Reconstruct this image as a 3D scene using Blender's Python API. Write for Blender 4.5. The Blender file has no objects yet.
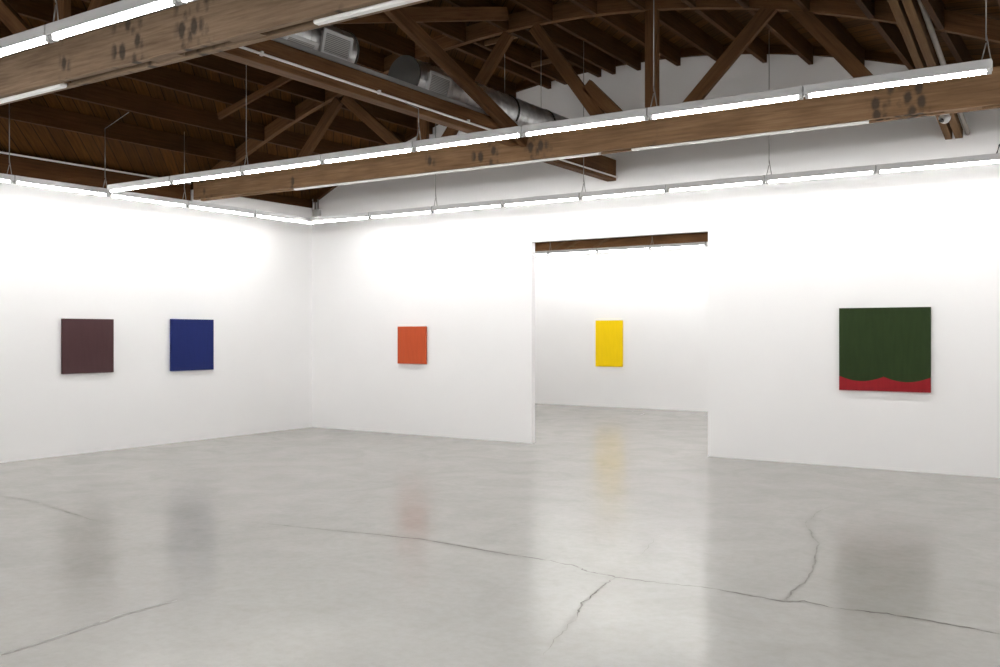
import bpy, bmesh, math, random
from mathutils import Vector, Matrix
random.seed(7)
SC = bpy.context.scene
COL = SC.collection
PI = math.pi

# ------------------------------------------------------------------ camera, world, exposure
# room axes: u = metres to the left of the camera along the back wall, v = metres towards the back wall
def P(u, v, z):
    return Vector((-u, v, z))

CAM_Z = 1.65
cam_d = bpy.data.cameras.new('camera')
cam_d.sensor_width = 36.0
cam_d.lens = 33.91
cam_d.shift_y = 0.001
cam_d.clip_end = 200
cam = bpy.data.objects.new('camera', cam_d)
COL.objects.link(cam)
cam.location = (0, 0, CAM_Z)
cam.rotation_euler = (PI / 2, 0, math.radians(33.23))
SC.camera = cam

w = bpy.data.worlds.new('world')
SC.world = w
w.use_nodes = True
w.node_tree.nodes['Background'].inputs[0].default_value = (0.8, 0.85, 1, 1)
w.node_tree.nodes['Background'].inputs[1].default_value = 0.0

SC.view_settings.view_transform = 'Standard'
SC.view_settings.look = 'None'
SC.view_settings.gamma = 1
SC.view_settings.exposure = 0.0
SC.view_settings.use_curve_mapping = False
SC.cycles.max_bounces = 16
SC.cycles.diffuse_bounces = 12
SC.cycles.glossy_bounces = 4
SC.cycles.use_denoising = True
SC.cycles.sample_clamp_indirect = 6.0

TUBE_STRENGTH = 80.0


# ------------------------------------------------------------------ helpers
def tag(o, label=None, cat=None, group=None, kind=None):
    if label: o['label'] = label
    if cat: o['category'] = cat
    if group: o['group'] = group
    if kind: o['kind'] = kind
    return o


def thing(name, label, cat, loc=(0, 0, 0), rz=0.0, group=None):
    o = bpy.data.objects.new(name, None)
    COL.objects.link(o)
    o.empty_display_size = 0.1
    o.location = loc
    o.rotation_euler = (0, 0, rz)
    return tag(o, label, cat, group)


def obj(name, bm, mat, parent=None, loc=(0, 0, 0), smooth=False, bevel=0.0):
    me = bpy.data.meshes.new(name)
    bmesh.ops.recalc_face_normals(bm, faces=bm.faces)
    bm.to_mesh(me)
    bm.free()
    for m in (mat if isinstance(mat, (list, tuple)) else [mat]):
        me.materials.append(m)
    if smooth:
        for p in me.polygons:
            p.use_smooth = True
    o = bpy.data.objects.new(name, me)
    COL.objects.link(o)
    o.location = loc
    if parent: o.parent = parent
    if bevel:
        b = o.modifiers.new('bevel', 'BEVEL')
        b.width = bevel
        b.segments = 2
        b.limit_method = 'ANGLE'
    return o


def uvl(bm):
    return bm.loops.layers.uv.verify()


def add_bar(bm, p0, p1, w, h, up=(0, 0, 1), u0=0.0, mat=0):
    """box timber from p0 to p1; w across (horizontal), h along up; uv = metres along / around"""
    p0, p1, up = Vector(p0), Vector(p1), Vector(up)
    d = p1 - p0
    L = d.length
    d.normalize()
    side = d.cross(up).normalized()
    upn = side.cross(d).normalized()
    uv = uvl(bm)
    c = []
    for (q, a) in ((p0, 0.0), (p1, L)):
        for (sx, sy) in ((-1, -1), (1, -1), (1, 1), (-1, 1)):
            c.append(bm.verts.new(q + side * (sx * w / 2) + upn * (sy * h / 2)))
    acc = [0, w, w + h, 2 * w + h, 2 * (w + h)]
    for k in range(4):
        k2 = (k + 1) % 4
        f = bm.faces.new((c[k], c[k2], c[4 + k2], c[4 + k]))
        f.material_index = mat
        for lp, (a, b) in zip(f.loops, ((u0, acc[k]), (u0, acc[k + 1]), (u0 + L, acc[k + 1]), (u0 + L, acc[k]))):
            lp[uv].uv = (a, b)
    for quad, a in (((0, 1, 2, 3), 0), ((7, 6, 5, 4), L)):
        f = bm.faces.new([c[i] for i in quad])
        f.material_index = mat
        for lp, (x, y) in zip(f.loops, ((0, 0), (w, 0), (w, h), (0, h))):
            lp[uv].uv = (u0 + a + x * 0.2, y)
    return bm


def add_box(bm, lo, hi, mat=0):
    lo, hi = Vector(lo), Vector(hi)
    m = (lo + hi) / 2
    # long horizontal axis gives the grain
    if hi.x - lo.x >= hi.y - lo.y:
        return add_bar(bm, (lo.x, m.y, m.z), (hi.x, m.y, m.z), hi.y - lo.y, hi.z - lo.z, mat=mat)
    return add_bar(bm, (m.x, lo.y, m.z), (m.x, hi.y, m.z), hi.x - lo.x, hi.z - lo.z, mat=mat)


def add_tube(bm, pts, r, n=8, cap=True, mat=0):
    pts = [Vector(p) for p in pts]
    rings = []
    for i, p in enumerate(pts):
        a = pts[max(i - 1, 0)]
        b = pts[min(i + 1, len(pts) - 1)]
        d = (b - a).normalized()
        ref = Vector((0, 0, 1)) if abs(d.z) < 0.9 else Vector((1, 0, 0))
        s = d.cross(ref).normalized()
        t = s.cross(d).normalized()
        rr = r[i] if isinstance(r, (list, tuple)) else r
        rings.append([bm.verts.new(p + s * (rr * math.cos(2 * PI * k / n)) + t * (rr * math.sin(2 * PI * k / n))) for k in range(n)])
    for i in range(len(rings) - 1):
        for k in range(n):
            f = bm.faces.new((rings[i][k], rings[i][(k + 1) % n], rings[i + 1][(k + 1) % n], rings[i + 1][k]))
            f.material_index = mat
            f.smooth = True
    if cap:
        for rg in (rings[0], list(reversed(rings[-1]))):
            f = bm.faces.new(rg)
            f.material_index = mat
    return bm


def add_extrude(bm, prof, x0, x1):
    """closed (y,z) profile swept along x"""
    a = [bm.verts.new((x0, y, z)) for y, z in prof]
    b = [bm.verts.new((x1, y, z)) for y, z in prof]
    n = len(prof)
    for k in range(n):
        bm.faces.new((a[k], a[(k + 1) % n], b[(k + 1) % n], b[k]))
    bm.faces.new(a)
    bm.faces.new(list(reversed(b)))
    return bm


ORD = ['first', 'second', 'third', 'fourth', 'fifth', 'sixth', 'seventh', 'eighth', 'ninth', 'tenth', 'eleventh',
       'twelfth', 'thirteenth', 'fourteenth', 'fifteenth', 'sixteenth', 'seventeenth', 'eighteenth', 'nineteenth', 'twentieth']


# ------------------------------------------------------------------ materials
def mat_new(name):
    m = bpy.data.materials.new(name)
    m.use_nodes = True
    nt = m.node_tree
    return m, nt, nt.nodes['Principled BSDF']


def N(nt, t, **kw):
    n = nt.nodes.new(t)
    for k, v in kw.items():
        setattr(n, k, v)
    return n


def L(nt, a, b):
    nt.links.new(a, b)


def math_n(nt, op, a, b=None, c=None):
    n = N(nt, 'ShaderNodeMath', operation=op)
    for i, x in enumerate((a, b, c)):
        if x is None: continue
        if isinstance(x, (int, float)): n.inputs[i].default_value = x
        else: L(nt, x, n.inputs[i])
    return n.outputs[0]


def ramp(nt, fac, stops):
    r = N(nt, 'ShaderNodeValToRGB')
    el = r.color_ramp.elements
    while len(el) < len(stops): el.new(0.5)
    for e, (p, c) in zip(el, stops):
        e.position = p
        e.color = c if len(c) == 4 else (*c, 1)
    L(nt, fac, r.inputs[0])
    return r.outputs[0]


def mix_rgb(nt, blend, fac, a, b):
    n = N(nt, 'ShaderNodeMix', data_type='RGBA', blend_type=blend)
    for s, x in ((n.inputs[0], fac), (n.inputs[6], a), (n.inputs[7], b)):
        if isinstance(x, (int, float)): s.default_value = x
        elif isinstance(x, tuple): s.default_value = (*x, 1) if len(x) == 3 else x
        else: L(nt, x, s)
    return n.outputs[2]


def plain(name, col, rough=0.5, metal=0.0, noise=0.0, scale=8.0, spec=0.5):
    m, nt, b = mat_new(name)
    b.inputs['Base Color'].default_value = (*col, 1)
    b.inputs['Roughness'].default_value = rough
    b.inputs['Metallic'].default_value = metal
    b.inputs['Specular IOR Level'].default_value = spec
    if noise:
        tc = N(nt, 'ShaderNodeTexCoord')
        nz = N(nt, 'ShaderNodeTexNoise')
        nz.inputs['Scale'].default_value = scale
        nz.inputs['Detail'].default_value = 4
        L(nt, tc.outputs['Object'], nz.inputs['Vector'])
        lo = tuple(c * (1 - noise) for c in col)
        hi = tuple(min(1, c * (1 + noise)) for c in col)
        L(nt, ramp(nt, nz.outputs[0], [(0.3, lo), (0.7, hi)]), b.inputs['Base Color'])
    return m


def wood(name, dark, mid, light, stains=(), rough=0.75, vary=0.3, grey=None):
    """grain follows the UV's first axis (metres); stains = (u, half width) clusters of nail marks"""
    m, nt, b = mat_new(name)
    uv = N(nt, 'ShaderNodeUVMap')
    oi = N(nt, 'ShaderNodeObjectInfo')
    off = N(nt, 'ShaderNodeVectorMath', operation='MULTIPLY_ADD')
    L(nt, uv.outputs[0], off.inputs[0])
    off.inputs[1].default_value = (1.2, 22, 1)
    cb = N(nt, 'ShaderNodeCombineXYZ')
    L(nt, math_n(nt, 'MULTIPLY', oi.outputs['Random'], 37.0), cb.inputs[0])
    L(nt, math_n(nt, 'MULTIPLY', oi.outputs['Random'], 11.0), cb.inputs[2])
    L(nt, cb.outputs[0], off.inputs[2])
    g = N(nt, 'ShaderNodeTexNoise')
    g.inputs['Scale'].default_value = 2.0
    g.inputs['Detail'].default_value = 6
    g.inputs['Roughness'].default_value = 0.65
    L(nt, off.outputs[0], g.inputs['Vector'])
    col = ramp(nt, g.outputs[0], [(0.25, dark), (0.5, mid), (0.78, light)])
    # long blotches of age
    bl = N(nt, 'ShaderNodeTexNoise')
    bl.inputs['Scale'].default_value = 1.3
    bl.inputs['Detail'].default_value = 3
    sc = N(nt, 'ShaderNodeVectorMath', operation='MULTIPLY_ADD')
    L(nt, uv.outputs[0], sc.inputs[0])
    sc.inputs[1].default_value = (1, 4, 1)
    L(nt, cb.outputs[0], sc.inputs[2])
    L(nt, sc.outputs[0], bl.inputs['Vector'])
    col = mix_rgb(nt, 'MULTIPLY', 0.6, col, ramp(nt, bl.outputs[0], [(0.3, (0.55, 0.52, 0.5)), (0.65, (1, 1, 1))]))
    # every board its own tone
    tone = math_n(nt, 'MULTIPLY_ADD', oi.outputs['Random'], vary, 1.0 - vary / 2)
    hsv = N(nt, 'ShaderNodeHueSaturation')
    L(nt, tone, hsv.inputs['Value'])
    L(nt, col, hsv.inputs['Color'])
    col = hsv.outputs[0]
    if stains:
        sx = N(nt, 'ShaderNodeSeparateXYZ')
        L(nt, uv.outputs[0], sx.inputs[0])
        tot = None
        for (u, hw) in stains:
            a = math_n(nt, 'ABSOLUTE', math_n(nt, 'SUBTRACT', sx.outputs[0], u))
            mk = math_n(nt, 'MINIMUM', math_n(nt, 'MAXIMUM', math_n(nt, 'MULTIPLY', math_n(nt, 'SUBTRACT', hw, a), 14.0), 0.0), 1.0)
            tot = mk if tot is None else math_n(nt, 'MAXIMUM', tot, mk)
        vo = N(nt, 'ShaderNodeTexVoronoi')
        vo.inputs['Scale'].default_value = 10.5
        vo.inputs['Randomness'].default_value = 0.7
        sq = N(nt, 'ShaderNodeVectorMath', operation='MULTIPLY')
        L(nt, uv.outputs[0], sq.inputs[0])
        sq.inputs[1].default_value = (1, .62, 1)
        L(nt, sq.outputs[0], vo.inputs['Vector'])
        nz = N(nt, 'ShaderNodeTexNoise')
        nz.inputs['Scale'].default_value = 30
        L(nt, uv.outputs[0], nz.inputs['Vector'])
        dd = math_n(nt, 'ADD', vo.outputs['Distance'], math_n(nt, 'MULTIPLY', nz.outputs[0], 0.25))
        dots = ramp(nt, dd, [(0.42, (1, 1, 1)), (0.66, (0, 0, 0))])
        mask = math_n(nt, 'MULTIPLY', math_n(nt, 'MULTIPLY', dots, tot), 0.8)
        col = mix_rgb(nt, 'MIX', mask, col, (0.035, 0.032, 0.03))
    L(nt, col, b.inputs['Base Color'])
    b.inputs['Roughness'].default_value = rough
    b.inputs['Specular IOR Level'].default_value = 0.10
    bp = N(nt, 'ShaderNodeBump')
    bp.inputs['Strength'].default_value = 0.15
    bp.inputs['Distance'].default_value = 0.01
    L(nt, g.outputs[0], bp.inputs['Height'])
    L(nt, bp.outputs[0], b.inputs['Normal'])
    return m


STAINS = [(6.5, 0.24), (5.72, 0.24), (11.7, 0.2), (4.33, 0.12), (1.75, 0.3), (7.35, 0.1), (9.8, 0.09)]
M_CHORD = wood('aged_fir', (0.1495, 0.0858, 0.0442), (0.2405, 0.1430, 0.0754), (0.3250, 0.2080, 0.1170), stains=STAINS, vary=0.1)
M_PLANK = wood('plank', (0.10, 0.056, 0.026), (0.165, 0.092, 0.044), (0.22, 0.13, 0.068))
M_CHORD_GREY = wood('grey_aged_fir', (0.1562, 0.1038, 0.0650), (0.2500, 0.1750, 0.1150), (0.3375, 0.2438, 0.1688), stains=STAINS, vary=0.1)
M_TIMBER = wood('brown_timber', (0.0728, 0.0336, 0.0134), (0.1232, 0.0594, 0.0246), (0.1680, 0.0874, 0.0392))
M_JOIST = wood('dark_joist', (0.036, 0.014, 0.004), (0.062, 0.025, 0.007), (0.085, 0.037, 0.012))
M_WHITE = plain('white_wall_paint', (0.9, 0.9, 0.9), 0.7, noise=0.008, scale=1.5, spec=0.2)
M_ENAMEL = plain('white_enamel', (0.72, 0.73, 0.74), 0.35)
M_HOLDER = plain('grey_plastic', (0.5, 0.5, 0.5), 0.5)
M_RAIL = plain('white_plastic', (0.85, 0.85, 0.84), 0.4)
M_WIRE = plain('steel_wire', (0.30, 0.29, 0.28), 0.4, metal=0.6)
M_GALV = plain('galvanised_steel', (0.78, 0.79, 0.80), 0.38, metal=0.9, noise=0.18, scale=9)
M_STRUT = plain('grey_strut_steel', (0.42, 0.42, 0.42), 0.45, metal=0.7)
M_DARKCAP = plain('dark_sheet_metal', (0.10, 0.10, 0.095), 0.6, metal=0.3)
M_BLACK = plain('black_rubber', (0.015, 0.015, 0.015), 0.6)
M_GREYPIPE = plain('grey_pipe', (0.24, 0.21, 0.18), 0.5, noise=0.1)
M_LENS = plain('dark_lens', (0.01, 0.01, 0.012), 0.1)
M_BOX = plain('grey_box_metal', (0.42, 0.42, 0.41), 0.5)

M_TUBE, nt, b = mat_new('lit_fluorescent_tube')
b.inputs['Base Color'].default_value = (0.9, 0.9, 0.9, 1)
b.inputs['Emission Color'].default_value = (1.0, 0.985, 0.97, 1)
b.inputs['Emission Strength'].default_value = TUBE_STRENGTH


def louvre_mat():
    m, nt, b = mat_new('grille_louvres')
    tc = N(nt, 'ShaderNodeTexCoord')
    sx = N(nt, 'ShaderNodeSeparateXYZ')
    L(nt, tc.outputs['UV'], sx.inputs[0])
    fr = math_n(nt, 'FRACT', math_n(nt, 'MULTIPLY', sx.outputs[1], 60.0))
    L(nt, ramp(nt, fr, [(0.35, (0.2, 0.2, 0.2)), (0.6, (0.55, 0.55, 0.54))]), b.inputs['Base Color'])
    b.inputs['Roughness'].default_value = 0.5
    return m


M_LOUVRE = louvre_mat()


def deck_mat():
    """diagonal sheathing boards; uv = (arc metres across, metres along)"""
    m, nt, b = mat_new('diagonal_roof_boards')
    uv = N(nt, 'ShaderNodeUVMap')
    sx = N(nt, 'ShaderNodeSeparateXYZ')
    L(nt, uv.outputs[0], sx.inputs[0])
    wv = math_n(nt, 'MULTIPLY', math_n(nt, 'SUBTRACT', sx.outputs[0], sx.outputs[1]), 0.7071 / 0.15)
    al = math_n(nt, 'MULTIPLY', math_n(nt, 'ADD', sx.outputs[0], sx.outputs[1]), 0.7071)
    fl = math_n(nt, 'FLOOR', wv)
    fr = math_n(nt, 'FRACT', wv)
    wn = N(nt, 'ShaderNodeTexWhiteNoise', noise_dimensions='1D')
    L(nt, fl, wn.inputs['W'])
    cb = N(nt, 'ShaderNodeCombineXYZ')
    L(nt, math_n(nt, 'MULTIPLY', al, 1.2), cb.inputs[0])
    L(nt, math_n(nt, 'MULTIPLY', wv, 3.0), cb.inputs[1])
    g = N(nt, 'ShaderNodeTexNoise')
    g.inputs['Scale'].default_value = 2
    g.inputs['Detail'].default_value = 5
    L(nt, cb.outputs[0], g.inputs['Vector'])
    col = ramp(nt, g.outputs[0], [(0.25, (0.032, 0.0125, 0.0015)), (0.55, (0.064, 0.0256, 0.004)), (0.8, (0.09, 0.039, 0.0075))])
    hsv = N(nt, 'ShaderNodeHueSaturation')
    L(nt, math_n(nt, 'MULTIPLY_ADD', wn.outputs[0], 0.6, 0.7), hsv.inputs['Value'])
    L(nt, col, hsv.inputs['Color'])
    gap = ramp(nt, fr, [(0.0, (0.12, 0.1, 0.1)), (0.05, (0.25, 0.25, 0.25)), (0.10, (1, 1, 1))])
    L(nt, mix_rgb(nt, 'MULTIPLY', 1.0, hsv.outputs[0], gap), b.inputs['Base Color'])
    b.inputs['Roughness'].default_value = 0.8
    b.inputs['Specular IOR Level'].default_value = 0.08
    return m


M_DECK = deck_mat()


def floor_mat():
    m, nt, b = mat_new('polished_concrete')
    tc = N(nt, 'ShaderNodeTexCoord')
    co = tc.outputs['Object']
    def nz(scale, detail, rough=0.55, dist=0.0):
        n = N(nt, 'ShaderNodeTexNoise')
        n.inputs['Scale'].default_value = scale
        n.inputs['Detail'].default_value = detail
        n.inputs['Roughness'].default_value = rough
        n.inputs['Distortion'].default_value = dist
        L(nt, co, n.inputs['Vector'])
        return n.outputs[0]
    big = nz(0.35, 5, 0.6, 0.6)
    mid = nz(1.7, 6, 0.65, 0.8)
    fine = nz(14, 5, 0.7)
    col = ramp(nt, big, [(0.3, (0.342, 0.332, 0.309)), (0.5, (0.368, 0.356, 0.331)), (0.72, (0.392, 0.378, 0.351))])
    col = mix_rgb(nt, 'MULTIPLY', 0.55, col, ramp(nt, mid, [(0.28, (0.89, 0.89, 0.885)), (0.5, (1, 1, 1)), (0.75, (1.05, 1.05, 1.045))]))
    col = mix_rgb(nt, 'MULTIPLY', 0.5, col, ramp(nt, fine, [(0.3, (0.84, 0.84, 0.83)), (0.6, (1, 1, 1))]))
    L(nt, col, b.inputs['Base Color'])
    rg = N(nt, 'ShaderNodeMapRange')
    L(nt, mid, rg.inputs[0])
    rg.inputs[1].default_value = 0.3
    rg.inputs[2].default_value = 0.7
    rg.inputs[3].default_value = 0.17
    rg.inputs[4].default_value = 0.27
    L(nt, rg.outputs[0], b.inputs['Roughness'])
    b.inputs['Specular IOR Level'].default_value = 0.31
    bp = N(nt, 'ShaderNodeBump')
    bp.inputs['Strength'].default_value = 0.05
    bp.inputs['Distance'].default_value = 0.02
    L(nt, nz(2.5, 3), bp.inputs['Height'])
    L(nt, bp.outputs[0], b.inputs['Normal'])
    return m


M_FLOOR = floor_mat()
M_CRACK = plain('crack_grime', (0.17, 0.16, 0.145), 0.9, noise=0.35, scale=12, spec=0.05)
M_FAINT = plain('faint_crack', (0.215, 0.205, 0.185), 0.9, noise=0.2, scale=12, spec=0.05)
M_STAIN = plain('dull_floor_stain', (0.43, 0.42, 0.40), 0.85, noise=0.12, scale=9, spec=0.1)

# ------------------------------------------------------------------ setting
UL, VB, VF = 12.0, 12.2, 19.3          # left wall, back wall, far wall of the next room
UR, VN = -2.2, -3.2                    # walls behind the camera
SR = 0.9655                            # light rows hang a metre off the walls
ZT = CAM_Z + 1.882 * SR                # tube height of every light row
U0 = 5.9


def zp(u):                             # underside of the roof joists
    return 5.36 - (max(u, 0.6) - U0) ** 2 / 24.0


DK = 0.24


def struct(name, bm, mat, **kw):
    return tag(obj(name, bm, mat, **kw), kind='structure')


def box_struct(name, lo, hi, mat):
    bm = bmesh.new()
    add_box(bm, lo, hi)
    return struct(name, bm, mat)


floor_o = box_struct('floor', (-13, VN - 0.2, -0.12), (-UR + 0.2, VF + 0.3, 0), M_FLOOR)

# roof deck, curved across u
bm = bmesh.new()
uv = uvl(bm)
us = [UR - 0.1 + k * (12.25 - UR + 0.1) / 40 for k in range(41)]
arc = [0.0]
for a, c in zip(us, us[1:]):
    arc.append(arc[-1] + math.hypot(c - a, zp(c) - zp(a)))
v0, v1 = VN - 0.1, VF + 0.2
lo = [[bm.verts.new(P(u, v, zp(u) + DK)) for v in (v0, v1)] for u in us]
hi = [[bm.verts.new(P(u, v, zp(u) + DK + 0.05)) for v in (v0, v1)] for u in us]
for g in (lo, hi):
    for i in range(40):
        f = bm.faces.new((g[i][0], g[i + 1][0], g[i + 1][1], g[i][1]))
        for lp, q in zip(f.loops, ((arc[i], v0), (arc[i + 1], v0), (arc[i + 1], v1), (arc[i], v1))):
            lp[uv].uv = q
for i in range(40):
    for e in (0, 1):
        bm.faces.new((lo[i][e], lo[i + 1][e], hi[i + 1][e], hi[i][e]))
for i in (0, 40):
    bm.faces.new((lo[i][0], lo[i][1], hi[i][1], hi[i][0]))
struct('ceiling', bm, M_DECK)


def arch_wall(name, v, t, z0, mat=M_WHITE, door=None):
    """wall in the plane v = const up to the curved roof, built in upright strips; door = (u0, u1, top)"""
    us_ = [UR + k * (UL - UR) / 27 for k in range(28)]
    if door: us_ = sorted(us_ + [door[0], door[1]])
    bm = bmesh.new()
    uv = uvl(bm)
    def F(*q):
        f = bm.faces.new([bm.verts.new(P(*p)) for p in q])
        for lp, p in zip(f.loops, q): lp[uv].uv = (p[2], p[0] + p[1])
    for a, c in zip(us_, us_[1:]):
        zb = door[2] if door and door[0] <= (a + c) / 2 <= door[1] else z0
        ta, tc_ = zp(a) + DK, zp(c) + DK
        F((c, v, zb), (a, v, zb), (a, v, ta), (c, v, tc_))
        F((a, v + t, zb), (c, v + t, zb), (c, v + t, tc_), (a, v + t, ta))
        F((a, v, zb), (c, v, zb), (c, v + t, zb), (a, v + t, zb))
        F((a, v, ta), (a, v + t, ta), (c, v + t, tc_), (c, v, tc_))
    for e in (UR, UL):
        F((e, v, z0), (e, v + t, z0), (e, v + t, zp(e) + DK), (e, v, zp(e) + DK))
    if door:
        for e in door[:2]:
            F((e, v, 0), (e, v + t, 0), (e, v + t, door[2]), (e, v, door[2]))
    bmesh.ops.remove_doubles(bm, verts=bm.verts, dist=1e-5)
    return struct(name, bm, mat)


DU0, DU1, DZ = 4.63, 7.42, 3.05
arch_wall('wall_back', VB, 0.10, 0, door=(DU0, DU1, DZ))
bm = bmesh.new()
add_box(bm, P(UL + 0.2, VN - 0.1, 0), P(UL, 9.62, 3.66))
add_box(bm, P(UL + 0.2, 9.62, 0), P(UL, VF + 0.2, 3.9))
struct('wall_left', bm, M_WHITE)
box_struct('wall_right', P(UR, VN - 0.1, 0), P(UR - 0.2, VF + 0.2, 4.4), M_WHITE)
arch_wall('wall_front', VN - 0.12, 0.12, 0)
box_struct('wall_far', P(UL, VF, 0), P(UR, VF + 0.2, 3.62), M_WHITE)
# timber sheathing over the far room's wall
arch_wall('trim_1', VF + 0.08, 0.06, 3.62, M_TIMBER)
# plates and ledgers
bm = bmesh.new()
add_bar(bm, P(UL + 0.06, VN, 3.84), P(UL + 0.06, 9.58, 3.84), 0.12, 0.36)
struct('trim_2', bm, M_JOIST, bevel=0.006)
bm = bmesh.new()
add_bar(bm, P(UL + 0.04, 9.83, 3.97), P(UL + 0.04, VB, 3.97), 0.12, 0.13)
struct('trim_3', bm, M_JOIST, bevel=0.006)
bm = bmesh.new()                                    # ledger under the deck along the back wall
uv = uvl(bm)
lu = [11.9 - k * (11.9 - UR) / 36 for k in range(37)]
rows = []
for u in lu:
    rows.append([bm.verts.new(P(u, v, zp(u) + z)) for v, z in ((12.13, 0.13), (12.199, 0.13), (12.199, 0.238), (12.13, 0.238))])
for i in range(36):
    for k in range(4):
        f = bm.faces.new((rows[i][k], rows[i][(k + 1) % 4], rows[i + 1][(k + 1) % 4], rows[i + 1][k]))
        for lp, q in zip(f.loops, ((lu[i], k * .1), (lu[i], k * .1 + .1), (lu[i + 1], k * .1 + .1), (lu[i + 1], k * .1))):
            lp[uv].uv = q
bm.faces.new(rows[0])
bm.faces.new(list(reversed(rows[-1])))
struct('trim_4', bm, M_JOIST)


# ---- cracks in the concrete
def px_floor(x, y):
    r = (x - 500) / 942.0
    d = 942.0 * CAM_Z / (y - 334.4)
    return P((-0.8365 * r + 0.548) * d, (0.548 * r + 0.8365) * d, 0)


def crack(pts, width, mat, jit=0.012, sub=7, z=0.0012):
    rnd = random.Random(int(pts[0][0] * 7 + pts[0][1]))
    w3 = [px_floor(*p) for p in pts]
    path = []
    for a, c in zip(w3, w3[1:]):
        for k in range(sub):
            q = a.lerp(c, k / sub)
            if k or path:
                q = q + Vector((rnd.gauss(0, jit), rnd.gauss(0, jit), 0))
            path.append(q)
    path.append(w3[-1])
    bm = bmesh.new()
    prev = None
    n = len(path)
    for i, q in enumerate(path):
        d = (path[min(i + 1, n - 1)] - path[max(i - 1, 0)]).normalized()
        s = Vector((-d.y, d.x, 0))
        taper = min(1, (i + 0.3) / 5, (n - 1 - i + 0.3) / 5)
        hw = width * 0.5 * taper * rnd.uniform(0.45, 1.35)
        cur = [bm.verts.new(q + s * hw + Vector((0, 0, z))), bm.verts.new(q - s * hw + Vector((0, 0, z)))]
        if prev: bm.faces.new((prev[0], cur[0], cur[1], prev[1]))
        prev = cur
    o = obj('crack', bm, mat, parent=floor_o)
    o['kind'] = 'structure'
    return o


crack([(-30, 492), (0, 496), (28, 500), (67, 512), (111, 525)], 0.02, M_FAINT, 0.006)
crack([(240, 521), (320, 529), (350, 532), (420, 539), (483, 550), (546, 560), (575, 566), (590, 572), (616, 577), (660, 583),
       (701, 587), (749, 595), (784, 602), (804, 601), (834, 608)], 0.016, M_CRACK, 0.006)
crack([(834, 608), (870, 612), (908, 617), (952, 625), (1010, 636)], 0.016, M_CRACK, 0.006)
crack([(616, 577), (605, 585), (594, 594), (579, 607), (577, 618)], 0.012, M_CRACK, 0.006)
crack([(577, 618), (560, 634), (543, 656)], 0.006, M_FAINT, 0.008)
crack([(784, 601), (790, 594), (808, 579), (814, 564), (819, 544), (804, 524), (819, 511), (835, 505)], 0.011, M_FAINT, 0.007)
crack([(819, 511), (840, 508), (862, 507)], 0.008, M_FAINT, 0.006)
crack([(660, 535), (650, 545), (638, 558)], 0.006, M_FAINT, 0.008)
crack([(-20, 662), (0, 655), (37, 644), (93, 625), (130, 613), (178, 600)], 0.035, M_STAIN, 0.006)

# ------------------------------------------------------------------ trusses
V1, V2 = 4.69, 9.70
DZ2 = -.042                             # the farther truss sits a little lower
CB, CT = 3.78, 4.12                     # underside and top of the bottom chord


def arch_bm(u0, u1, n=36):
    bm = bmesh.new()
    uv = uvl(bm)
    rows = []
    for k in range(n + 1):
        u = u0 + (u1 - u0) * k / n
        zb, zt = zp(u) + 0.045, zp(u) + DK - 0.003
        rows.append((u, [bm.verts.new(P(u, v, z)) for v, z in ((-.04, zb), (.04, zb), (.04, zt), (-.04, zt))]))
    for (ua, a), (ub, c) in zip(rows, rows[1:]):
        for k in range(4):
            f = bm.faces.new((a[k], a[(k + 1) % 4], c[(k + 1) % 4], c[k]))
            for lp, q in zip(f.loops, ((ua, k * .15), (ua, k * .15 + .15), (ub, k * .15 + .15), (ub, k * .15))):
                lp[uv].uv = q
    bm.faces.new(rows[0][1])
    bm.faces.new(list(reversed(rows[-1][1])))
    return bm


WEBS = [((9.92, 4.0), (9.02, 4.84)), ((7.72, 4.0), (8.92, 4.86)), ((7.32, 4.0), (6.22, 5.27)),
        ((4.84, 4.0), (5.86, 5.29)), ((4.57, 4.0), (5.15, 4.49)), ((4.08, 4.0), (2.98, 5.0)), ((1.9, 4.0), (2.76, 4.95))]


def make_truss(v, label, mc, dz=0.0):
    t = thing('roof_truss', label, 'roof truss', (0, v, dz))
    for s in (-1, 1):
        bm = bmesh.new()
        add_bar(bm, P(0, s * .07, (CB + CT) / 2), P(11.97, s * .07, (CB + CT) / 2), .06, CT - CB)
        obj('bottom_chord', bm, mc, t, bevel=0.006)
        bm = bmesh.new()
        add_bar(bm, P(UR, s * .07, (CB + CT) / 2), P(-.004, s * .07, (CB + CT) / 2), .06, CT - CB, u0=20)
        obj('bottom_chord', bm, mc, t, bevel=0.006)
    obj('top_chord', arch_bm(0.0, 11.9), M_TIMBER, t)
    for (a, c) in WEBS:
        bm = bmesh.new()
        add_bar(bm, P(a[0], 0, a[1]), P(c[0], 0, c[1] + .10), 0.07, 0.145, up=(0, 0, 1))
        obj('web_brace', bm, M_TIMBER, t, bevel=0.005)
    for u in (7.55, 4.33):
        bm = bmesh.new()
        add_bar(bm, P(u, 0, CB + .02), P(u, 0, zp(u) + 0.043), 0.15, 0.07, up=(0, 1, 0))
        obj('web_post', bm, M_TIMBER, t, bevel=0.005)
    for u in (8.05, 6.15, 5.25, 11.6, 1.2):
        bm = bmesh.new()
        add_bar(bm, P(u - .16, 0, CB + .03), P(u + .16, 0, CB + .03), 0.078, 0.05)
        obj('spacer_block', bm, mc, t)
    return t


make_truss(V2, 'farther roof truss, webs in full view behind the long middle row of lights', M_CHORD, DZ2)
make_truss(V1, 'nearer roof truss, its stained double bottom chord crossing the upper left corner', M_CHORD_GREY)

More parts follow.
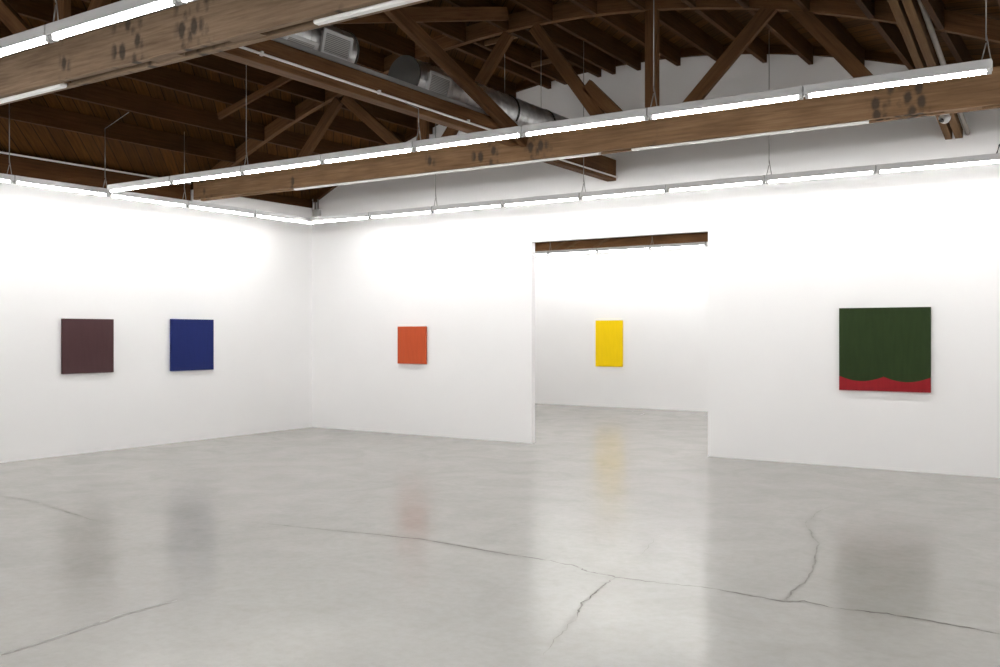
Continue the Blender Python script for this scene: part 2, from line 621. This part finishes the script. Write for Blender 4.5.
# white rails in the gap of the double chords
for (v, ua, ub, lab) in ((V2, 9.87, 4.98, 'long white rail under the farther truss chord, left of the door'),
                         (V2, 4.57, 2.04, 'long white rail under the farther truss chord, above the green painting'),
                         (V1, 11.2, 7.53, 'white rail under the nearer truss chord at the left frame edge'),
                         (V1, 4.57, 2.0, 'white rail under the nearer truss chord at the top edge, centre left')):
    bm = bmesh.new()
    add_extrude(bm, [(-.03, .0), (-.03, -.04), (-.022, -.052), (.022, -.052), (.03, -.04), (.03, .0)], -abs(ua - ub) / 2, abs(ua - ub) / 2)
    o = obj('white_rail', bm, M_RAIL, loc=P((ua + ub) / 2, v, CB + .035 + (DZ2 if v == V2 else 0)))
    tag(o, lab, 'rail', 'white rails under the truss chords')

# ------------------------------------------------------------------ roof joists
JU = [11.1, 10.48, 9.85, 9.27, 8.73, 8.2, 7.68, 6.87, 6.23, 5.61, 5.02, 4.42, 3.83, 3.24, 2.62, 2.0, 1.38, 0.76, 0.14, -0.5]
JW = [11.1, 10.48, 9.85, 9.27, 8.73, 8.2, 7.68, 7.06, 6.78, 6.23, 6.0, 5.61, 5.02, 4.42, 3.83, 3.24, 2.62, 2.0, 1.38, 0.76]
for bay, (va, vb, where) in enumerate(((V1 + .105, V2 - .105, 'between the two trusses'),
                                       (V2 + .105, 12.128, 'running to the back wall'))):
    for k, u in enumerate(JU if bay == 0 else JW):
        if bay == 0 and u < 0: continue
        # ends reach the truss planks only where the chord stands as high
        vv0 = V1 + .045 if bay == 0 else V2 + .045
        vv1 = V2 - .045 if bay == 0 else 12.128
        bm = bmesh.new()
        h = DK - .004
        mid = Vector(P(u, (vv0 + vv1) / 2, zp(u) + h / 2))
        add_bar(bm, P(u, vv0, zp(u) + h / 2) - mid, P(u, vv1, zp(u) + h / 2) - mid, 0.055, h)
        o = obj('roof_joist', bm, M_JOIST, loc=mid)
        tag(o, f'{ORD[k]} brown roof joist from the left wall, {where}', 'roof joist', 'roof joists ' + where)

# bridging boards under and between joists
for (ua, ub, v, lab) in ((6.745, 6.265, 11.1, 'short light wooden block between joists near the back wall, above the duct'),
                         (6.745, 6.265, 9.95, 'short light wooden block between joists just behind the farther truss')):
    bm = bmesh.new()
    za, zb = zp(ua) + .03, zp(ub) + .03
    m = P((ua + ub) / 2, v, (za + zb) / 2)
    add_bar(bm, P(ua, v, za) - m, P(ub, v, zb) - m, .04, .06)
    tag(obj('bridging_block', bm, M_PLANK, loc=m), lab, 'wood block')
bm = bmesh.new()
m = P(9.4, 8.55, 4.82)
add_bar(bm, P(10.1, 8.52, zp(10.1) - .045) - m, P(8.6, 8.6, zp(8.6) - .045) - m, .04, .085)
tag(obj('bridging_board', bm, M_TIMBER, loc=m), 'short sloping board nailed under the dark joists at left, above the middle light row', 'board')

# ------------------------------------------------------------------ sway braces and cross beams
def timber(name, p0, p1, w_, h_, mat, label, cat, group=None, bevel=0.005, up=(0, 0, 1)):
    p0, p1 = Vector(p0), Vector(p1)
    m = (p0 + p1) / 2
    bm = bmesh.new()
    add_bar(bm, p0 - m, p1 - m, w_, h_, up=up)
    return tag(obj(name, bm, mat, loc=m, bevel=bevel), label, cat, group)


UB = 6.07
timber('sway_brace', P(UB - .15, V2 - .12, 3.955), P(UB - .15, 5.35, 5.45), .07, .15, M_TIMBER,
       'long diagonal timber brace falling left to right in front of the silver duct', 'brace')
timber('sway_brace', P(UB + .035, 5.25, 4.262), P(UB + .035, 9.45, 5.48), .06, .15, M_TIMBER,
       'long diagonal timber brace rising left to right above the grille of the duct', 'brace')
BZ0, BZ1 = 3.85, 4.15
timber('cross_beam', P(UB, V1 + .102, (3.92 + BZ1) / 2), P(UB, V2 - .102, (3.92 + BZ1) / 2), .14, BZ1 - 3.92, M_TIMBER,
       'heavy timber beam running from the nearer to the farther truss below the ducts', 'beam')
timber('cross_beam', P(UB, V2 + .102, (BZ0 + BZ1) / 2), P(UB, VB - .004, (BZ0 + BZ1) / 2), .14, BZ1 - BZ0, M_TIMBER,
       'stub of timber beam ending on the back wall left of the door top', 'beam')
# steel strut on top of the beam, white conduit along its face
bm = bmesh.new()
for dz in (0.004, 0.046):
    add_box(bm, (-.03, -2.35, dz - .004), (.03, 2.35, dz))
add_box(bm, (-.03, -2.35, 0), (-.026, 2.35, .046))
add_box(bm, (.026, -2.35, 0), (.03, 2.35, .046))
tag(obj('steel_strut', bm, M_STRUT, loc=P(UB - .04, (V1 + V2) / 2, BZ1 + .001)), 'grey steel channel lying along the top of the long cross beam', 'steel channel')


def conduit(name, pts, r, mat, label, cat='conduit', clips=()):
    m = Vector(pts[0])
    bm = bmesh.new()
    add_tube(bm, [Vector(p) - m for p in pts], r, 8)
    o = tag(obj(name, bm, mat, loc=m), label, cat)
    for c in clips:
        bm = bmesh.new()
        add_box(bm, Vector(c) - m - Vector((.014, .012, .018)), Vector(c) - m + Vector((.014, .012, .018)))
        obj('clip', bm, mat, o)
    return o


fx = UB - .07 - .014
conduit('conduit', [P(fx, V1 + .15, 4.0), P(fx, 9.55, 3.985)], .012, M_RAIL, 'thin white conduit along the face of the long cross beam',
        clips=[P(fx, v, 4.0) for v in (5.5, 7.0, 8.5)])
conduit('conduit', [P(fx, V2 + .12, 3.9), P(fx, VB - .01, 3.9)], .012, M_RAIL, 'thin white conduit on the stub beam at the back wall')
conduit('conduit', [P(11.97, -1.0, 3.985), P(11.97, 9.55, 3.985)], .013, M_RAIL, 'thin pale conduit running level above the left wall lights')

# steep bundle at the right: two boards, a pipe
def bz(v): return 4.0 + (VB - v) * .195
va, vb_ = 8.45, VB - .004
timber('sloping_board', P(1.66, va, bz(va)), P(1.66, vb_, bz(vb_)), .075, .11, M_PLANK, 'left sloping board of the bundle above the green painting', 'board')
timber('sloping_board', P(1.55, va, bz(va)), P(1.55, vb_, bz(vb_)), .08, .11, M_PLANK, 'middle sloping board of the bundle above the green painting', 'board')
conduit('pipe', [P(1.458, va, bz(va)), P(1.458, vb_, bz(vb_))], .027, M_GREYPIPE, 'grey pipe sloping down beside the two boards above the green painting', 'pipe')

# ------------------------------------------------------------------ ducts
def ring_box(bm, z0, z1, hx, hy, t):
    add_box(bm, (-hx, -hy, z0), (hx, -hy + t, z1))
    add_box(bm, (-hx, hy - t, z0), (hx, hy, z1))
    add_box(bm, (-hx, -hy + t, z0), (-hx + t, hy - t, z1))
    add_box(bm, (hx - t, -hy + t, z0), (hx, hy - t, z1))


def make_duct(label, v0, v1, cap_at, grilles, straps):
    du, dz, R = 6.48, 4.46, 0.214
    t = thing('air_duct', label, 'air duct', P(du, v0, dz), 0, 'round metal air ducts')
    LN = v1 - v0
    bm = bmesh.new()
    pts, rr = [], []
    y = 0.0
    while y < LN - .02:
        for dy, r in ((0, R), (.135, R), (.143, R + .006), (.151, R)):
            if y + dy < LN:
                pts.append((0, y + dy, 0)); rr.append(r)
        y += .159
    pts.append((0, LN, 0)); rr.append(R)
    add_tube(bm, pts, rr, 32, cap=False)
    obj('duct_body', bm, M_GALV, t, smooth=True)
    for c in cap_at:
        yy = -.02 if c == 0 else LN
        bm = bmesh.new()
        add_tube(bm, [(0, yy, 0), (0, yy + .02, 0)], R + .008, 32)
        obj('end_cap', bm, M_DARKCAP, t)
    rot = Matrix.Rotation(PI / 2, 4, 'Y') @ Matrix.Rotation(0, 4, 'Z')
    for (gv, ang) in grilles:
        # local box: z outwards, y along the duct
        n = Vector((math.cos(ang), 0, math.sin(ang)))
        q = Matrix(((-n.z, 0, n.x, n.x * R * .93), (0, 1, 0, gv - v0), (n.x, 0, n.z, n.z * R * .93), (0, 0, 0, 1)))
        bm = bmesh.new()
        ring_box(bm, -.04, .05, .095, .175, .012)
        bm.transform(q)
        saddle = obj('grille_collar', bm, M_GALV, t)
        bm = bmesh.new()
        ring_box(bm, .05, .064, .12, .2, .034)
        bm.transform(q)
        obj('grille_frame', bm, M_ENAMEL, saddle, bevel=.002)
        bm = bmesh.new()
        add_box(bm, (-.087, -.167, .048), (.087, .167, .056))
        bm.transform(q)
        obj('louvre_panel', bm, M_LOUVRE, saddle)
    for sv in straps:
        bm = bmesh.new()
        add_tube(bm, [(0, sv - v0 - .015, 0), (0, sv - v0 + .015, 0)], R + .010, 32)
        obj('hanger_strap', bm, M_BLACK, t)
        bm = bmesh.new()
        add_tube(bm, [(0, sv - v0, R + .005), (0, sv - v0, zp(du) + DK - dz)], .004, 6)
        obj('hanger_wire', bm, M_WIRE, t)
    return t


make_duct('silver spiral duct with dark flat end, running to the back wall', 8.0, VB - .004, [0], [(8.30, -.28)], [10.0, 10.9])
make_duct('shorter silver duct with grille, half hidden above the nearer truss', 4.95, 7.0, [1], [(6.67, -.22), (6.22, -.8)], [5.85])

# ------------------------------------------------------------------ light rows
# fixture runs along local x, origin at the tube axis
def fixture_meshes(Lf):
    bm = bmesh.new()
    add_extrude(bm, [(-.020, .024), (.020, .024), (.042, .0075), (.046, .0095), (.046, .018), (.044, .034), (.044, .072), (.040, .077), (-.040, .077), (-.044, .072), (-.044, .034), (-.046, .018), (-.046, .0095), (-.042, .0075)], -Lf / 2, Lf / 2)
    h = obj('housing', bm, M_ENAMEL)
    bm = bmesh.new()
    add_tube(bm, [(-Lf / 2 + .035, 0, 0), (Lf / 2 - .035, 0, 0)], .015, 10)
    t = obj('tube', bm, M_TUBE)
    bm = bmesh.new()
    add_extrude(bm, [(-.018, -.018), (.018, -.018), (.022, .025), (-.022, .025)], -.015, .015)
    e = obj('lamp_holder', bm, M_HOLDER)
    return h, t, e


_protos = {}


def wire_bm(pts):
    bm = bmesh.new()
    for seg in pts:
        add_tube(bm, seg, .0045, 6)
    return bm


def fixture(c, Lf, along, label, group, wire=None):
    c = (c[0] * SR, c[1] * SR)
    Lf = round(Lf * SR - .014, 4)
    """c centre (u,v); along 'u' or 'v'; wire: (+1/-1 end, top z[, kink])"""
    t = thing('strip_light', label, 'strip light', P(c[0], c[1], ZT), 0 if along == 'u' else PI / 2, group)
    key = round(Lf, 3)
    first = key not in _protos
    if first:
        _protos[key] = fixture_meshes(Lf)
    h, tb, e = _protos[key]
    parts = []
    for src in (h, tb, e, e):
        if first and (src is not e or parts.count(e) == 0):
            o = src
        else:
            o = src.copy()
            COL.objects.link(o)
        o.parent = t
        parts.append(src if o is src else o)
    # the two holders, one at each end
    parts[2].location = (-Lf / 2 + .018, 0, 0)
    parts[3].location = (Lf / 2 - .018, 0, 0)
    if wire:
        x = wire[0] * (Lf / 2 - .036)
        ztop = wire[1] - ZT
        segs = [[(x - .03, 0, .076), (x, 0, .20)], [(x + .03, 0, .076), (x, 0, .26)]]
        if len(wire) > 2:
            k = wire[2]
            segs += [[(x, 0, .215), (x, 0, k[0])], [(x, 0, k[0] - .004), (x + k[1], k[2], k[3])]]
        else:
            segs += [[(x, 0, .215), (x, 0, ztop)]]
        obj('suspension_wire', wire_bm(segs), M_WIRE, t)
    return t


def deck_z(u): return zp(u * SR) + DK - .004


# row along the back wall: joints measured from the corner
UW, VW = UL - .6, VB - .68
GB = 'strip lights along the back wall'
J = [11.34, 10.04, 8.77, 7.49, 6.21, 4.93, 3.63, 2.33, 1.03, -.27, -1.57]
for k, (a, c) in enumerate(zip(J, J[1:])):
    wr = (-1, deck_z(a)) if k in (2, 4, 6, 8) else None
    fixture(((a + c) / 2, VW), abs(a - c), 'u', f'{ORD[k]} lit strip light from the corner in the row along the back wall', GB, wr)
# row along the left wall
GL = 'strip lights along the left wall'
J = [11.62, 10.32, 9.03, 7.74, 6.43, 5.12, 3.82, 2.52, 1.22]
for k, (a, c) in enumerate(zip(J, J[1:])):
    wr = None
    if k in (2, 4): wr = (1, deck_z(UW))
    if k == 3: wr = (1, 0, (4.33 - ZT, 0, -.5, 4.475 - ZT))
    fixture((UW, (a + c) / 2), abs(a - c), 'v', f'{ORD[k]} lit strip light from the corner in the row along the left wall', GL, wr)
# middle row, hung across the room in front of the farther truss
GM = 'strip lights in the middle row'
J = [11.08, 9.80, 8.52, 7.25, 5.98, 4.68, 3.40, 2.07, .74]
VM = 7.55
for k, (a, c) in enumerate(zip(J, J[1:])):
    wr = None
    if k in (2, 4, 6): wr = (-1, deck_z(a))
    if k == 4: wr = (-1, 0, (3.87 - ZT, -.165, 0, 3.945 - ZT))
    if k == 7: wr = (1, deck_z(c))
    fixture(((a + c) / 2, VM), abs(a - c), 'u', f'{ORD[k]} lit strip light from the left in the long middle row', GM, wr)
# near row at the top left
GN = 'strip lights in the near row'
J = [8.18, 6.92, 5.67, 4.42, 3.16, 1.90]
for k, (a, c) in enumerate(zip(J, J[1:])):
    wr = (-1, deck_z(a)) if k == 2 else None
    lab = ['strip light of the near row left of its first visible joint', 'lit strip light at the top left corner of the photo',
           'lit strip light of the near row, beside the nearer truss chord, right of its wire', 'lit strip light of the near row cut by the top frame edge',
           'strip light of the near row above the frame'][k]
    fixture(((a + c) / 2, 3.45), abs(a - c), 'u', lab, GN, wr)
# far room, seen through the door
GF = 'strip lights in the room beyond the door'
for k in range(8):
    fixture((11.8 - k * 1.29, 19.1), 1.285, 'u', f'{ORD[k]} lit strip light from the left in the room beyond the door', GF, (-1, deck_z(11.6 - k * 1.29)) if k % 2 else None)
# unseen strip lights added to brighten both rooms, plus the near row's continuation
GO = 'strip lights outside the frame'
for k in range(8):  # added row, never in view, lifts the lower walls
    fixture((10.9 - k * 1.29, -.7), 1.285, 'u', 'unseen strip light added behind the camera to even out the light', GO, (-1, deck_z(10.9 - k * 1.29)))
for k in range(2):
    fixture((8.83 + k * 1.29, 3.45), 1.285, 'u', 'strip light of the near row beyond the left frame edge', GO, (-1, deck_z(8.83 + k * 1.29)))
for k in range(8):  # added row hidden above the door top, brightens the far wall
    fixture((11.2 - k * 1.29, 14.9), 1.285, 'u', 'unseen strip light added in the room beyond the door to brighten it', GO, (-1, deck_z(11.2 - k * 1.29)))
for k in range(8):  # another added row out of sight, more light for the far room
    fixture((10.9 - k * 1.29, VB + 1.6), 1.285, 'u', 'unseen fill strip light added on the other side of the back wall', GO, (-1, deck_z(10.9 - k * 1.29)))
for k in range(6):  # added fill along the wall behind the camera
    fixture((10.0 - k * 2.0, VN + .9), 1.285, 'u', 'unseen fill strip light added along the wall behind the camera', GO, (-1, deck_z(10.0 - k * 2.0)))
for k in range(6):  # added fill along the unseen right wall
    fixture((UR + .9, 10.8 - k * 1.29), 1.285, 'v', 'unseen fill strip light added along the right wall', GO, (-1, deck_z(UR + .9)))

# ------------------------------------------------------------------ paintings
def paint_mat(name, col, var=0.06, weave=0.03):
    m, nt, b = mat_new(name)
    tc = N(nt, 'ShaderNodeTexCoord')
    mp = N(nt, 'ShaderNodeMapping')
    mp.inputs['Scale'].default_value = (9, 9, 1.2)
    L(nt, tc.outputs['Object'], mp.inputs[0])
    nz = N(nt, 'ShaderNodeTexNoise')
    nz.inputs['Scale'].default_value = 3
    nz.inputs['Detail'].default_value = 5
    L(nt, mp.outputs[0], nz.inputs['Vector'])
    lo = tuple(c * (1 - var) for c in col)
    hi = tuple(min(1, c * (1 + var)) for c in col)
    L(nt, ramp(nt, nz.outputs[0], [(0.3, lo), (0.7, hi)]), b.inputs['Base Color'])
    b.inputs['Roughness'].default_value = 0.75
    b.inputs['Specular IOR Level'].default_value = 0.15
    return m


def painting(c, wdt, hgt, face, mats, label, curve=None, name='painting', th=.045):
    """c = (u,v) of the wall point behind the centre, zc; face 'back' or 'left' says which wall"""
    u, v, zc = c
    bm = bmesh.new()
    W, H = wdt / 2, hgt / 2
    # local: x right as seen, y = -depth towards viewer, z up
    n = 48
    cur = curve or (lambda s: None)
    if curve:
        xs = [-W + 2 * W * k / n for k in range(n + 1)]
        bot = [bm.verts.new((x, -th, -H)) for x in xs]
        midv = [bm.verts.new((x, -th, -H + curve((x + W) / (2 * W)) * hgt)) for x in xs]
        topv = [bm.verts.new((x, -th, H)) for x in xs]
        bb = [bm.verts.new((x, -.008, -H)) for x in xs]
        bt = [bm.verts.new((x, -.008, H)) for x in xs]
        bmid = [bm.verts.new((sx, -.008, midv[i].co.z)) for sx, i in ((-W, 0), (W, n))]
        def F(vs, m_):
            f = bm.faces.new(vs); f.material_index = m_
        for k in range(n):
            F((bot[k], bot[k + 1], midv[k + 1], midv[k]), 1)
            F((midv[k], midv[k + 1], topv[k + 1], topv[k]), 0)
            F((topv[k], topv[k + 1], bt[k + 1], bt[k]), 0)
            F((bb[k], bb[k + 1], bot[k + 1], bot[k]), 1)
        for i, q in ((0, 0), (n, 1)):
            F((bb[i], bot[i], midv[i], bmid[q]), 1)
            F((bmid[q], midv[i], topv[i], bt[i]), 0)
        bm.faces.new(bb[0:1] + bb[1:] + [bmid[1]] + list(reversed(bt)) + [bmid[0]])
    else:
        add_extrude_box = [(-W, -H), (W, -H), (W, H), (-W, H)]
        a = [bm.verts.new((x, -th, z)) for x, z in add_extrude_box]
        c2 = [bm.verts.new((x, -.008, z)) for x, z in add_extrude_box]
        bm.faces.new(a)
        bm.faces.new(list(reversed(c2)))
        for k in range(4):
            bm.faces.new((a[k], a[(k + 1) % 4], c2[(k + 1) % 4], c2[k]))
    o = obj(name, bm, mats, loc=P(u, v, zc), bevel=0.004 if not curve else 0)
    o.rotation_euler = (0, 0, 0 if face == 'back' else PI / 2)
    return tag(o, label, 'painting')


painting((UL, 7.82, 1.49), .78, .755, 'left', paint_mat('maroon_paint', (0.060, 0.029, 0.031)), 'dark maroon square monochrome painting, left one on the left wall')
painting((UL, 9.585, 1.49), .80, .79, 'left', paint_mat('blue_paint', (0.011, 0.019, 0.105)), 'deep blue monochrome painting, right one on the left wall')
painting((9.705, VB, 1.475), .59, .615, 'back', paint_mat('vermilion_paint', (0.46, 0.076, 0.026)), 'small red orange monochrome painting between the corner and the door')
painting((9.66, VF, 1.445), .68, 1.05, 'back', paint_mat('yellow_paint', (0.9, 0.62, 0.004), .025), 'tall yellow monochrome painting seen through the doorway')


def scallop(s):
    return .115 + .06 * abs(2 * (s * 2 % 1) - 1) ** 1.9


painting((2.378, VB, 1.468), 1.05, 1.02, 'back', [paint_mat('dark_green_paint', (0.019, 0.034, 0.010), .12), paint_mat('crimson_paint', (0.23, 0.012, 0.016), .08)],
         'large dark green painting with scalloped red lower edge, right of the door', curve=scallop)

# ------------------------------------------------------------------ small fittings
t = thing('security_camera', 'small white dome security camera below the sloping boards at right', 'camera', P(1.58, 11.3, 4.04))
bm = bmesh.new()
add_tube(bm, [(0, 0, .065), (0, 0, -.005)], [.03, .055], 20)
obj('mount', bm, M_RAIL, t)
bm = bmesh.new()
pts, rr = [], []
for k in range(8):
    a = k / 7 * PI / 2
    pts.append((0, 0, -.006 - .075 * math.sin(a))); rr.append(max(.064 * math.cos(a), .004))
add_tube(bm, pts, rr, 24)
hd = obj('dome', bm, M_RAIL, t)
bm = bmesh.new()
add_tube(bm, [(-.02, -.035, -.045), (-.035, -.066, -.055)], [.028, .018], 16)
obj('lens', bm, M_LENS, hd)

t = thing('junction_box', 'grey electrical box with two conduits in the corner above the lights', 'electrical box', P(11.84, VB, 3.80))
bm = bmesh.new()
add_box(bm, (-.07, -.08, -.06), (.07, -.002, .06))
obj('box', bm, M_BOX, t, bevel=.004)
for dx in (-.04, .03):
    bm = bmesh.new()
    add_tube(bm, [(dx, -.04, .06), (dx, -.04, .27)], .012, 8)
    obj('conduit', bm, M_GREYPIPE, t)

bm = bmesh.new()
add_tube(bm, [(0, -.01, .0), (.02, -.02, .1), (.05, -.02, .2), (.12, -.02, .27), (.22, -.02, .25)], .011, 8)
tag(obj('black_cable', bm, M_BLACK, loc=P(1.18, VB, 3.62)), 'short black cable on the back wall at the right frame edge', 'cable')

# far room timbers above the lights
timber('tie_beam', P(UL - .02, VF - .02, 3.72), P(UR + .02, VF - .02, 3.72), .10, .17, M_TIMBER, 'brown timber beam above the lights in the room beyond the door', 'beam')
for k, u in enumerate((11.1, 10.75, 10.0)):
    timber('diagonal_slat', P(u, VF - .12, 3.64), P(u - .45, VF - .12, 3.86), .04, .05, M_PLANK,
           f'{ORD[k]} pale diagonal slat from the left above the lights beyond the door', 'slat', 'slats beyond the door')
